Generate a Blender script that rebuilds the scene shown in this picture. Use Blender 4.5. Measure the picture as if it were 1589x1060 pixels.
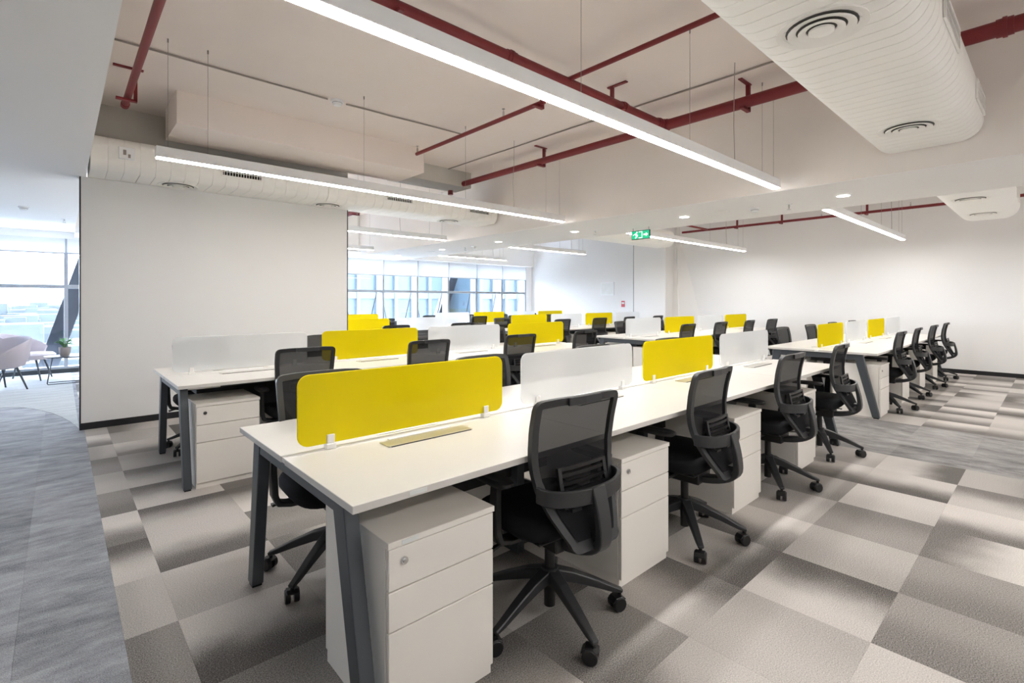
import bpy, bmesh, math, random
from math import sin, cos, pi, radians as R
from mathutils import Vector, Matrix
random.seed(7)
sc = bpy.context.scene
for o in list(bpy.data.objects): bpy.data.objects.remove(o)
COL = sc.collection

# ------------------------------------------------------------------ camera
F_PX, W_PX, H_PX, HOR_Y, YAW, EYE = 771.5, 1589.0, 1060.0, 467.0, R(47.72), 1.35
cam = bpy.data.cameras.new('camera'); camo = bpy.data.objects.new('camera', cam); COL.objects.link(camo)
cam.sensor_width = 36.0; cam.sensor_fit = 'HORIZONTAL'; cam.lens = F_PX / W_PX * 36.0
cam.shift_y = -(H_PX / 2 - HOR_Y) / W_PX
cam.clip_start = 0.05; cam.clip_end = 6000
camo.location = (0, 0, EYE); camo.rotation_euler = (pi / 2, 0, YAW - pi / 2)
sc.camera = camo
# ------------------------------------------------------------------ world, exposure
LED = 27.0          # radiance of the linear lamp diffusers
DAY = 15.0           # strength of the hazy sky
w = bpy.data.worlds.new('world'); sc.world = w; w.use_nodes = True
bg = w.node_tree.nodes['Background']; bg.inputs[0].default_value = (0.86, 0.92, 1.0, 1); bg.inputs[1].default_value = DAY
vs = sc.view_settings
vs.view_transform = 'Standard'; vs.look = 'None'; vs.gamma = 1.0; vs.use_curve_mapping = False; vs.exposure = 1.25
try:
    sc.cycles.max_bounces = 10; sc.cycles.diffuse_bounces = 6; sc.cycles.transparent_max_bounces = 16
    sc.cycles.sample_clamp_indirect = 12.0; sc.cycles.use_denoising = True
    sc.cycles.caustics_reflective = False; sc.cycles.caustics_refractive = False
except Exception: pass

# ------------------------------------------------------------------ materials
def new_mat(name):
    m = bpy.data.materials.new(name); m.use_nodes = True
    nt = m.node_tree; nt.nodes.clear()
    out = nt.nodes.new('ShaderNodeOutputMaterial')
    return m, nt, out
def mat(name, col, rough=0.5, metal=0.0, spec=0.5, bump=0.0, bscale=200.0, var=0.0, vscale=3.0, emit=None, estr=0.0, coat=0.0):
    m, nt, out = new_mat(name)
    b = nt.nodes.new('ShaderNodeBsdfPrincipled'); nt.links.new(b.outputs[0], out.inputs[0])
    b.inputs['Base Color'].default_value = (*col, 1); b.inputs['Roughness'].default_value = rough
    b.inputs['Metallic'].default_value = metal; b.inputs['Specular IOR Level'].default_value = spec
    b.inputs['Coat Weight'].default_value = coat
    tc = nt.nodes.new('ShaderNodeTexCoord')
    if var > 0:
        n = nt.nodes.new('ShaderNodeTexNoise'); n.inputs['Scale'].default_value = vscale; n.inputs['Detail'].default_value = 4
        nt.links.new(tc.outputs['Object'], n.inputs['Vector'])
        mx = nt.nodes.new('ShaderNodeMix'); mx.data_type = 'RGBA'
        mx.inputs[6].default_value = (*[c * (1 - var) for c in col], 1); mx.inputs[7].default_value = (*[min(1, c * (1 + var)) for c in col], 1)
        nt.links.new(n.outputs[0], mx.inputs[0]); nt.links.new(mx.outputs[2], b.inputs['Base Color'])
    if bump > 0:
        n2 = nt.nodes.new('ShaderNodeTexNoise'); n2.inputs['Scale'].default_value = bscale; n2.inputs['Detail'].default_value = 3
        nt.links.new(tc.outputs['Object'], n2.inputs['Vector'])
        bp = nt.nodes.new('ShaderNodeBump'); bp.inputs['Strength'].default_value = bump; bp.inputs['Distance'].default_value = 0.002
        nt.links.new(n2.outputs[0], bp.inputs['Height']); nt.links.new(bp.outputs[0], b.inputs['Normal'])
    if emit:
        b.inputs['Emission Color'].default_value = (*emit, 1); b.inputs['Emission Strength'].default_value = estr
    return m
def mat_sheer(name, col, solid, transl=0.3, rough=0.35, gloss=0.04):
    """acrylic / fabric that lets part of the light straight through"""
    m, nt, out = new_mat(name)
    d = nt.nodes.new('ShaderNodeBsdfDiffuse'); d.inputs[0].default_value = (*col, 1)
    t = nt.nodes.new('ShaderNodeBsdfTranslucent'); t.inputs[0].default_value = (*col, 1)
    a = nt.nodes.new('ShaderNodeMixShader'); a.inputs[0].default_value = transl
    nt.links.new(d.outputs[0], a.inputs[1]); nt.links.new(t.outputs[0], a.inputs[2])
    g = nt.nodes.new('ShaderNodeBsdfGlossy'); g.inputs[1].default_value = rough
    a2 = nt.nodes.new('ShaderNodeMixShader'); a2.inputs[0].default_value = gloss
    nt.links.new(a.outputs[0], a2.inputs[1]); nt.links.new(g.outputs[0], a2.inputs[2])
    tr = nt.nodes.new('ShaderNodeBsdfTransparent'); tr.inputs[0].default_value = (*[0.5 + 0.5 * c for c in col], 1)
    a3 = nt.nodes.new('ShaderNodeMixShader'); a3.inputs[0].default_value = solid
    nt.links.new(tr.outputs[0], a3.inputs[1]); nt.links.new(a2.outputs[0], a3.inputs[2])
    nt.links.new(a3.outputs[0], out.inputs[0])
    return m
def mat_carpet():
    m, nt, out = new_mat('carpet_tile')
    N, L = nt.nodes.new, nt.links.new
    b = N('ShaderNodeBsdfPrincipled'); b.inputs['Roughness'].default_value = 0.95; b.inputs['Specular IOR Level'].default_value = 0.15
    L(b.outputs[0], out.inputs[0])
    at = N('ShaderNodeAttribute'); at.attribute_name = 'tile'
    sp = N('ShaderNodeSeparateColor'); L(at.outputs['Color'], sp.inputs[0])
    geo = N('ShaderNodeNewGeometry')
    nz = N('ShaderNodeTexNoise'); nz.inputs['Scale'].default_value = 3.0; nz.inputs['Detail'].default_value = 5; L(geo.outputs['Position'], nz.inputs['Vector'])
    ad = N('ShaderNodeMath'); ad.operation = 'MULTIPLY_ADD'; ad.inputs[1].default_value = 0.55; L(nz.outputs[0], ad.inputs[0]); L(sp.outputs[1], ad.inputs[2])
    mr = N('ShaderNodeMapRange'); mr.interpolation_type = 'SMOOTHSTEP'; mr.inputs[1].default_value = 0.38; mr.inputs[2].default_value = 1.05; L(ad.outputs[0], mr.inputs[0])
    # tone + contrast*(g-.5)
    s = N('ShaderNodeMath'); s.operation = 'SUBTRACT'; s.inputs[1].default_value = 0.5; L(mr.outputs[0], s.inputs[0])
    k = N('ShaderNodeMath'); k.operation = 'MULTIPLY'; L(s.outputs[0], k.inputs[0]); L(sp.outputs[2], k.inputs[1])
    t = N('ShaderNodeMath'); t.operation = 'ADD'; L(k.outputs[0], t.inputs[0]); L(sp.outputs[0], t.inputs[1])
    f = N('ShaderNodeTexNoise'); f.inputs['Scale'].default_value = 210; f.inputs['Detail'].default_value = 3; f.inputs['Roughness'].default_value = 0.7; L(geo.outputs['Position'], f.inputs['Vector'])
    ff = N('ShaderNodeMath'); ff.operation = 'MULTIPLY_ADD'; ff.inputs[1].default_value = 1.5; L(f.outputs[0], ff.inputs[0])
    f0 = N('ShaderNodeMath'); f0.operation = 'SUBTRACT'; f0.inputs[1].default_value = 0.75; L(t.outputs[0], f0.inputs[0]); L(f0.outputs[0], ff.inputs[2])
    cr = N('ShaderNodeValToRGB'); e = cr.color_ramp.elements
    e[0].position = 0.0; e[0].color = (0.072, 0.065, 0.060, 1); e[1].position = 1.0; e[1].color = (0.70, 0.655, 0.615, 1)
    L(ff.outputs[0], cr.inputs[0]); L(cr.outputs[0], b.inputs['Base Color'])
    bp = N('ShaderNodeBump'); bp.inputs['Strength'].default_value = 0.22; bp.inputs['Distance'].default_value = 0.003
    L(f.outputs[0], bp.inputs['Height']); L(bp.outputs[0], b.inputs['Normal'])
    return m
def mat_streak(name, dark, light, stretch):
    m, nt, out = new_mat(name)
    N, L = nt.nodes.new, nt.links.new
    b = N('ShaderNodeBsdfPrincipled'); b.inputs['Roughness'].default_value = 0.95; b.inputs['Specular IOR Level'].default_value = 0.15
    L(b.outputs[0], out.inputs[0])
    geo = N('ShaderNodeNewGeometry')
    at = N('ShaderNodeAttribute'); at.attribute_name = 'tile'
    sp = N('ShaderNodeSeparateColor'); L(at.outputs['Color'], sp.inputs[0])
    mp = N('ShaderNodeMapping'); mp.inputs['Scale'].default_value = stretch; L(geo.outputs['Position'], mp.inputs[0])
    n1 = N('ShaderNodeTexNoise'); n1.inputs['Scale'].default_value = 1.0; n1.inputs['Detail'].default_value = 6; n1.inputs['Roughness'].default_value = 0.75; L(mp.outputs[0], n1.inputs['Vector'])
    f = N('ShaderNodeTexNoise'); f.inputs['Scale'].default_value = 240; f.inputs['Detail'].default_value = 2; L(geo.outputs['Position'], f.inputs['Vector'])
    a = N('ShaderNodeMath'); a.operation = 'MULTIPLY_ADD'; a.inputs[1].default_value = 0.9; L(f.outputs[0], a.inputs[0]); L(n1.outputs[0], a.inputs[2])
    a2 = N('ShaderNodeMath'); a2.operation = 'MULTIPLY_ADD'; a2.inputs[1].default_value = 0.20; L(sp.outputs[0], a2.inputs[0]); L(a.outputs[0], a2.inputs[2])
    mr = N('ShaderNodeMapRange'); mr.inputs[1].default_value = 0.75; mr.inputs[2].default_value = 1.38; L(a2.outputs[0], mr.inputs[0])
    mx = N('ShaderNodeMix'); mx.data_type = 'RGBA'; mx.inputs[6].default_value = (*dark, 1); mx.inputs[7].default_value = (*light, 1)
    L(mr.outputs[0], mx.inputs[0]); L(mx.outputs[2], b.inputs['Base Color'])
    bp = N('ShaderNodeBump'); bp.inputs['Strength'].default_value = 0.22; bp.inputs['Distance'].default_value = 0.003
    L(f.outputs[0], bp.inputs['Height']); L(bp.outputs[0], b.inputs['Normal'])
    return m
def mat_glass():
    m, nt, out = new_mat('window_glass')
    t = nt.nodes.new('ShaderNodeBsdfTransparent'); t.inputs[0].default_value = (0.71, 0.745, 0.795, 1)
    g = nt.nodes.new('ShaderNodeBsdfGlossy'); g.inputs[1].default_value = 0.02
    a = nt.nodes.new('ShaderNodeMixShader'); a.inputs[0].default_value = 0.05
    nt.links.new(t.outputs[0], a.inputs[1]); nt.links.new(g.outputs[0], a.inputs[2]); nt.links.new(a.outputs[0], out.inputs[0])
    return m
M = {}
M['wall'] = mat('wall_paint', (0.84, 0.835, 0.825), 0.7, spec=0.25, bump=0.08, bscale=90, var=0.012)
M['soffit'] = mat('soffit_paint', (0.94, 0.93, 0.915), 0.7, spec=0.25, bump=0.05, bscale=90)
M['slab'] = mat('slab_paint', (0.85, 0.775, 0.725), 0.85, spec=0.2, bump=0.25, bscale=30, var=0.05, vscale=1.3)
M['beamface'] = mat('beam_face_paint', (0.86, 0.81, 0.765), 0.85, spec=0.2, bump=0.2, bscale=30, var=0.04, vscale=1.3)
M['grey_wall'] = mat('grey_render', (0.55, 0.53, 0.49), 0.85, spec=0.2, bump=0.2, bscale=40, var=0.05)
M['black'] = mat('black_trim', (0.012, 0.012, 0.014), 0.4)
M['lam'] = mat('white_laminate', (0.70, 0.675, 0.635), 0.38, spec=0.45, bump=0.02, bscale=400)
M['lam_edge'] = mat('laminate_edge', (0.70, 0.645, 0.57), 0.5)
M['lam_cab'] = mat('cabinet_laminate', (0.86, 0.82, 0.76), 0.42, spec=0.4)
M['metal_dark'] = mat('dark_grey_steel', (0.075, 0.085, 0.097), 0.38, metal=0.3, spec=0.5)
M['metal_blue'] = mat('steel_bright', (0.5, 0.5, 0.5), 0.3, metal=1.0)
M['alu'] = mat('aluminium_flap', (0.62, 0.60, 0.55), 0.35, metal=0.7)
M['slot'] = mat('dark_slot', (0.02, 0.018, 0.016), 0.8)
M['tray'] = mat('black_steel_tray', (0.01, 0.01, 0.012), 0.55)
M['yellow'] = mat_sheer('yellow_acrylic', (0.88, 0.745, 0.0), 0.88, 0.25, 0.3, 0.02)
M['white_acr'] = mat_sheer('frosted_acrylic', (0.90, 0.91, 0.91), 0.60, 0.35)
M['clip'] = mat('white_plastic', (0.85, 0.84, 0.82), 0.35)
M['plastic'] = mat('charcoal_plastic', (0.026, 0.027, 0.029), 0.42, spec=0.5, bump=0.05, bscale=500)
M['plastic_dk'] = mat('black_plastic', (0.008, 0.008, 0.009), 0.4, spec=0.5)
M['fabric'] = mat('black_fabric', (0.010, 0.010, 0.012), 0.9, spec=0.2, bump=0.3, bscale=600)
M['mesh'] = mat_sheer('chair_mesh', (0.03, 0.03, 0.032), 0.84, 0.0, 0.6, 0.0)
M['chrome'] = mat('chrome', (0.6, 0.6, 0.6), 0.2, metal=1.0)
M['pipe'] = mat('red_enamel', (0.20, 0.022, 0.026), 0.45, spec=0.4, var=0.15, vscale=8)
M['duct'] = mat('duct_paint', (0.94, 0.925, 0.885), 0.45, spec=0.35, var=0.015)
M['duct_dark'] = mat('duct_void', (0.015, 0.014, 0.013), 0.9)
M['throat'] = mat('diffuser_throat_grey', (0.10, 0.097, 0.09), 0.8)
M['seam'] = mat('duct_seam', (0.60, 0.58, 0.54), 0.5)
M['fixture'] = mat('fixture_white', (0.88, 0.89, 0.90), 0.4)
M['wire'] = mat('wire_grey', (0.30, 0.28, 0.26), 0.5)
M['conduit'] = mat('conduit_grey', (0.33, 0.29, 0.26), 0.6)
M['led'] = mat('led_diffuser', (0.9, 0.9, 0.9), 0.5, emit=(1.0, 0.98, 0.955), estr=LED)
M['down'] = mat('downlight_lens', (0.9, 0.9, 0.9), 0.5, emit=(1.0, 0.95, 0.88), estr=14)
M['green'] = mat('exit_green', (0.0, 0.35, 0.16), 0.4, emit=(0.0, 0.42, 0.20), estr=0.45)
M['sign_white'] = mat('exit_white', (0.9, 0.9, 0.9), 0.4, emit=(0.9, 1.0, 0.95), estr=0.32)
M['frame_win'] = mat('mullion_paint', (0.34, 0.37, 0.41), 0.45)
M['brace'] = mat('brace_grey', (0.07, 0.08, 0.095), 0.55)
M['blind'] = mat_sheer('blind_fabric', (0.86, 0.87, 0.88), 0.97, 0.35, 0.6, 0.0)
M['glass'] = mat_glass()
M['carpet'] = mat_carpet()
M['streak_l'] = mat_streak('aisle_carpet_left', (0.10, 0.108, 0.122), (0.50, 0.515, 0.55), (3.2, 8.5, 1))
M['streak_r'] = mat_streak('aisle_carpet_right', (0.09, 0.088, 0.09), (0.52, 0.50, 0.485), (7.5, 3.0, 1))
M['lounge_floor'] = mat_streak('lounge_carpet', (0.30, 0.32, 0.33), (0.62, 0.63, 0.62), (1.5, 12.0, 1))
M['sub'] = mat('subfloor', (0.12, 0.115, 0.11), 0.9)
M['shell'] = mat('lounge_fabric', (0.50, 0.46, 0.50), 0.85, spec=0.2, bump=0.2, bscale=500)
M['pot'] = mat('concrete_pot', (0.42, 0.38, 0.37), 0.8, bump=0.2, bscale=80)
M['leaf'] = mat('leaf_green', (0.06, 0.22, 0.05), 0.5, var=0.3, vscale=30)
M['soil'] = mat('soil', (0.03, 0.02, 0.015), 0.95)
M['pic'] = mat('picture_print', (0.80, 0.82, 0.80), 0.5, var=0.08, vscale=6)
M['red_print'] = mat('red_sign_print', (0.62, 0.10, 0.12), 0.5)
M['city'] = mat('city_haze_tint', (0.075, 0.09, 0.095), 0.9, var=0.5, vscale=0.02)  # cyan cast of distant haze put into the base colour
M['ground_out'] = mat('city_ground', (0.05, 0.066, 0.070), 0.95, var=0.3, vscale=0.01)  # ground carries the same haze cast in its colour
M['tower'] = mat('tower_glass', (0.030, 0.050, 0.066), 0.5, var=0.1, vscale=0.2)
M['tower_band'] = mat('tower_fin', (0.050, 0.066, 0.078), 0.6)

# ------------------------------------------------------------------ mesh builder
class MB:
    def __init__(s): s.v = []; s.f = []
    def add(s, vs_, fs):
        o = len(s.v); s.v += [tuple(p) for p in vs_]; s.f += [tuple(i + o for i in f) for f in fs]; return s
    def box(s, x0, x1, y0, y1, z0, z1):
        v = [(x0, y0, z0), (x1, y0, z0), (x1, y1, z0), (x0, y1, z0), (x0, y0, z1), (x1, y0, z1), (x1, y1, z1), (x0, y1, z1)]
        return s.add(v, [(0, 3, 2, 1), (4, 5, 6, 7), (0, 1, 5, 4), (1, 2, 6, 5), (2, 3, 7, 6), (3, 0, 4, 7)])
    def loft(s, loops, cap=True, closed=True):
        n = len(loops[0]); v = [p for l in loops for p in l]; f = []
        m = n if closed else n - 1
        for i in range(len(loops) - 1):
            for j in range(m):
                k = (j + 1) % n
                f.append((i * n + j, i * n + k, (i + 1) * n + k, (i + 1) * n + j))
        if cap:
            f.append(tuple(reversed(range(n)))); f.append(tuple(range((len(loops) - 1) * n, len(loops) * n)))
        return s.add(v, f)
    def ringloft(s, loops):     # loops joined in a closed ring
        n = len(loops[0]); v = [p for l in loops for p in l]; f = []; c = len(loops)
        for i in range(c):
            for j in range(n):
                k = (j + 1) % n; i2 = (i + 1) % c
                f.append((i * n + j, i * n + k, i2 * n + k, i2 * n + j))
        return s.add(v, f)
    def cyl(s, p0, p1, r0, r1=None, n=12, cap=True):
        r1 = r0 if r1 is None else r1
        p0, p1 = Vector(p0), Vector(p1); d = (p1 - p0).normalized()
        a = d.orthogonal().normalized(); b = d.cross(a)
        L = [[tuple(p + (a * cos(2 * pi * i / n) + b * sin(2 * pi * i / n)) * r) for i in range(n)] for p, r in ((p0, r0), (p1, r1))]
        return s.loft(L, cap)
    def tube(s, pts, r, n=8):
        P = [Vector(p) for p in pts]; L = []
        up = None
        for i, p in enumerate(P):
            d = (P[min(i + 1, len(P) - 1)] - P[max(i - 1, 0)]).normalized()
            if up is None: up = d.orthogonal().normalized()
            a = (up - d * up.dot(d)).normalized(); up = a; b = d.cross(a)
            rr = r[i] if isinstance(r, (list, tuple)) else r
            L.append([tuple(p + (a * cos(2 * pi * k / n) + b * sin(2 * pi * k / n)) * rr) for k in range(n)])
        return s.loft(L)
    def strap(s, pts, side, w_, t):   # flat bar along pts, wide along 'side'
        P = [Vector(p) for p in pts]; S = Vector(side).normalized(); L = []
        for i, p in enumerate(P):
            d = (P[min(i + 1, len(P) - 1)] - P[max(i - 1, 0)]).normalized(); nrm = d.cross(S).normalized()
            ww = w_[i] if isinstance(w_, (list, tuple)) else w_
            tt = t[i] if isinstance(t, (list, tuple)) else t
            L.append([tuple(p + S * a * ww / 2 + nrm * b * tt / 2) for a, b in ((-1, -1), (1, -1), (1, 1), (-1, 1))])
        return s.loft(L)
    def prism(s, poly, axis, a0, a1):  # poly in the two other axes
        def P(u, v_, a): return (a, u, v_) if axis == 0 else (u, a, v_) if axis == 1 else (u, v_, a)
        return s.loft([[P(u, v_, a0) for u, v_ in poly], [P(u, v_, a1) for u, v_ in poly]])
    def mesh(s, name, mt, bevel=0, seg=2, smooth=False, angle=35):
        me = bpy.data.meshes.new(name); me.from_pydata(s.v, [], s.f)
        bm = bmesh.new(); bm.from_mesh(me)
        bmesh.ops.recalc_face_normals(bm, faces=bm.faces)
        if bevel:
            es = [e for e in bm.edges if len(e.link_faces) == 2 and e.calc_face_angle(0) > R(angle)]
            bmesh.ops.bevel(bm, geom=es, offset=bevel, segments=seg, profile=0.5, affect='EDGES', clamp_overlap=True)
        if smooth:
            for f in bm.faces: f.smooth = True
            for e in bm.edges:
                if len(e.link_faces) == 2 and e.calc_face_angle(0) > R(40): e.smooth = False
        bm.to_mesh(me); bm.free()
        me.materials.append(M[mt]); return me
    def build(s, name, mt, parent=None, **k):
        return obj(name, s.mesh(name, mt, **k), parent)
def obj(name, data, parent=None, loc=None, rz=None):
    o = bpy.data.objects.new(name, data); COL.objects.link(o)
    if parent is not None: o.parent = parent
    if loc is not None: o.location = loc
    if rz is not None: o.rotation_euler = (0, 0, rz)
    return o
def tag(o, label=None, cat=None, group=None, kind=None):
    if label: o['label'] = label
    if cat: o['category'] = cat
    if group: o['group'] = group
    if kind: o['kind'] = kind
    return o
def empty(name, loc, label, cat, group=None, rz=0):
    return tag(obj(name, None, None, loc, rz), label, cat, group)
def struct(name, mb, mt, label, **k):
    return tag(mb.build(name, mt, **k), label, 'structure', kind='structure')
def copy_tree(o, parent=None):
    c = o.copy(); COL.objects.link(c); c.parent = parent
    for ch in o.children: copy_tree(ch, c)
    return c
def box(*a): return MB().box(*a)
ORD = ['first', 'second', 'third', 'fourth', 'fifth', 'sixth', 'seventh', 'eighth', 'ninth', 'tenth', 'eleventh', 'twelfth', 'thirteenth', 'fourteenth', 'fifteenth']

def project(p):
    fx, fy = cos(YAW), sin(YAW); rx, ry = sin(YAW), -cos(YAW)
    d = p[0] * fx + p[1] * fy
    if d < 0.25: return None
    return (W_PX / 2 + F_PX * (p[0] * rx + p[1] * ry) / d, HOR_Y - F_PX * (p[2] - EYE) / d)

# ------------------------------------------------------------------ layout numbers (metres)
XW, YW, XL, YN = 12.4, 12.6, -3.3, -2.6       # right wall, window wall, left wall, wall behind camera
ZS = 3.45                                     # slab
BX0, BX1, BZ = 5.48, 7.0, 2.48                # dropped beam over the cross aisle
SX, SZ = 0.2, 2.65                            # soffit over the left aisle
PY, PX0, PX1 = 6.87, 0.15, 3.06               # partition

# ================================================================== STRUCTURE
floor = struct('floor', box(XL, XW, YN, YW + 0.1, -0.12, -0.012), 'sub', 'carpeted office floor of grey tiles')
def tile_attr(me, data):
    at = me.color_attributes.new('tile', 'FLOAT_COLOR', 'CORNER')
    for i, d in enumerate(data): at.data[i].color = (*d, 1)
def grad(x, y, w_, h_, orient):
    u, v_ = x / w_, y / h_
    return (u, v_, 1 - u, 1 - v_)[orient]
zones = []
def tiles_in(xa, xb, ya, yb, kind):
    xs = [xa] + [0.37 + 0.5 * k for k in range(-10, 30) if xa + 0.02 < 0.37 + 0.5 * k < xb - 0.02] + [xb]
    ys = [ya] + [0.5 * k for k in range(-10, 30) if ya + 0.02 < 0.5 * k < yb - 0.02] + [yb]
    for i in range(len(xs) - 1):
        for j in range(len(ys) - 1): zones.append((xs[i], ys[j], xs[i + 1] - xs[i], ys[j + 1] - ys[j], kind))
tiles_in(0.19, 5.37, YN, 7.0, 'carpet'); tiles_in(6.87, XW, YN, YW, 'carpet'); tiles_in(0.19, 5.37, 7.0, YW, 'carpet')
tiles_in(XL, 0.19, YN, YW, 'streak_l'); tiles_in(5.37, 6.87, YN, YW, 'streak_r')
rt = random.Random(11)
scored = []
for (x, y, w_, h_, kind) in zones:
    pr = [project((x + a * w_, y + b * h_, 0)) for a in (0, 1) for b in (0, 1)]
    if kind == 'carpet':
        o_ = rt.choice((1, 3, 1, 3, 3, 0)) if x < 1.0 else rt.choice((0, 2, 0, 2, 0, 1, 3))
        if rt.random() < 0.35: t_, c_ = rt.choice((0.30, 0.50, 0.62, 0.68)), 0.15
        else: t_, c_ = rt.choice((0.40, 0.46, 0.52)), rt.choice((0.50, 0.68))
    else:
        o_, t_, c_ = 0, rt.choice((0.2, 0.35, 0.5, 0.65, 0.8)), 0.3
    s_ = 0.0
    if all(pr):
        pr = [pr[0], pr[1], pr[3], pr[2]]
        pr = [(min(max(a, 0), W_PX), min(max(b, 0), H_PX)) for a, b in pr]
        s_ = abs(sum(pr[i][0] * pr[(i + 1) % 4][1] - pr[(i + 1) % 4][0] * pr[i][1] for i in range(4)))
        if y > PY and x < PX1 * (y / PY) and x > 0.15: s_ = 0
    scored.append((s_, x, y, w_, h_, kind, t_, c_, o_))
scored.sort(key=lambda a: -a[0])
cache = {}
def one_tile(w_, h_, kind, t_, c_, o_):
    key = (round(w_, 3), round(h_, 3), kind, t_, c_, o_)
    if key not in cache:
        mb = box(0.0003, w_ - 0.0003, 0.0003, h_ - 0.0003, -0.010, 0.0); me = mb.mesh('carpet_tile', kind)
        tile_attr(me, [(t_, grad(me.vertices[l.vertex_index].co.x, me.vertices[l.vertex_index].co.y, w_, h_, o_), c_) for l in me.loops])
        cache[key] = me
    return cache[key]
for (s_, x, y, w_, h_, kind, t_, c_, o_) in scored[:300]:
    obj('carpet_tile', one_tile(w_, h_, kind, t_, c_, o_), floor, (x, y, 0))
for kind in ('carpet', 'streak_l', 'streak_r'):
    mb = MB(); dat = []
    for (s_, x, y, w_, h_, kd, t_, c_, o_) in scored[300:]:
        if kd != kind: continue
        n0 = len(mb.v); mb.box(x + 0.0003, x + w_ - 0.0003, y + 0.0003, y + h_ - 0.0003, -0.010, 0.0)
        dat.append((n0, x, y, w_, h_, t_, c_, o_))
    if not dat: continue
    me = bpy.data.meshes.new('carpet_tiles'); me.from_pydata(mb.v, [], mb.f); me.materials.append(M[kind])
    vals = []
    for l in me.loops:
        n0, x, y, w_, h_, t_, c_, o_ = dat[l.vertex_index // 8]; co = me.vertices[l.vertex_index].co
        vals.append((t_, grad(co.x - x, co.y - y, w_, h_, o_), c_))
    tile_attr(me, vals)
    tag(obj('carpet_tile_field', me, floor), kind='stuff')
# lounge carpet with a curved edge beyond the left aisle
arc = [(0.15, 6.96), (0.09, 7.4), (0.02, 7.77), (-0.06, 8.1), (-0.16, 8.40), (-0.27, 8.68), (-0.38, 8.87), (-0.56, 8.98), (-0.9, 9.05), (-1.4, 9.0), (-2.2, 8.8), (XL, 8.4)]
MB().prism(arc + [(XL, YW - 0.05), (0.15, YW - 0.05)], 2, 0.0, 0.003).build('lounge_carpet', 'lounge_floor', floor)

ceiling = struct('ceiling', box(XL, XW + 0.2, YN, YW + 0.2, ZS, ZS + 0.15), 'slab', 'bare painted concrete slab ceiling with services')
struct('ceiling_soffit', box(XL, SX, YN, YW, SZ, ZS), 'soffit', 'smooth white dropped soffit over the left aisle')
cb = struct('ceiling_beam', box(BX0, BX1, YN, YW, BZ, ZS), 'soffit', 'wide white dropped beam with downlights over the cross aisle')
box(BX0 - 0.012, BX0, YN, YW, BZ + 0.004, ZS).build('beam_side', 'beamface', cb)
struct('wall_right', box(XW, XW + 0.15, YN, YW + 0.1, 0, ZS), 'wall', 'plain white end wall at right')
struct('wall_near', box(XL, XW, YN - 0.15, YN, 0, ZS), 'wall', 'white wall behind the viewpoint')
struct('wall_left', box(XL - 0.15, XL, YN, YW, 0, ZS), 'wall', 'white wall closing the left aisle')
struct('wall_partition', box(PX0 + 0.012, PX1 - 0.012, PY, PY + 0.12, 0, SZ), 'wall', 'white freestanding partition wall behind the second bench')
struct('trim_1', box(PX0, PX0 + 0.012, PY - 0.004, PY + 0.124, 0, SZ), 'black', 'black edge trim at left end of partition')
struct('trim_2', box(PX1 - 0.012, PX1, PY - 0.004, PY + 0.124, 0, SZ), 'black', 'black edge trim at right end of partition')
struct('baseboard_partition', box(PX0, PX1, PY - 0.012, PY, 0, 0.07), 'black', 'black skirting along the foot of the partition')
struct('baseboard_right', box(XW - 0.012, XW, YN, 7.3, 0, 0.075), 'black', 'black skirting along the foot of right wall')
# column stub and downstand beams above the duct
struct('wall_upper', box(SX, PX1, PY, PY + 0.12, 3.005, ZS), 'grey_wall', 'grey rendered wall between the duct and slab')
struct('ceiling_downstand', box(0.86, 3.72, 5.9, 6.62, 3.12, ZS), 'slab', 'boxed concrete downstand beam below the slab')
struct('ceiling_crossbeam', box(3.72, 5.0, 6.5, 6.95, 3.2, ZS), 'grey_wall', 'short grey crossbeam beyond the boxed downstand')
struct('wall_pilaster', box(XW - 0.55, XW, 7.0, 7.98, 0, ZS), 'wall', 'white boxed pilaster against right wall')
struct('trim_3', box(XW - 0.556, XW - 0.5, 7.98, 7.992, 0, ZS), 'metal_dark', 'dark edge trim at left of pilaster')
# raking facet on the right wall
fm = MB()
fm.loft([[(XW, 7.0, 0), (XW - 0.26, 7.0, 0), (XW - 0.26, 6.75, 0), (XW, 6.05, 0)], [(XW, 7.0, ZS), (XW - 0.05, 7.0, ZS), (XW - 0.05, 6.998, ZS), (XW, 6.99, ZS)]])
struct('wall_brace_casing', fm, 'wall', 'raking plastered casing in the corner of right wall')

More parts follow.
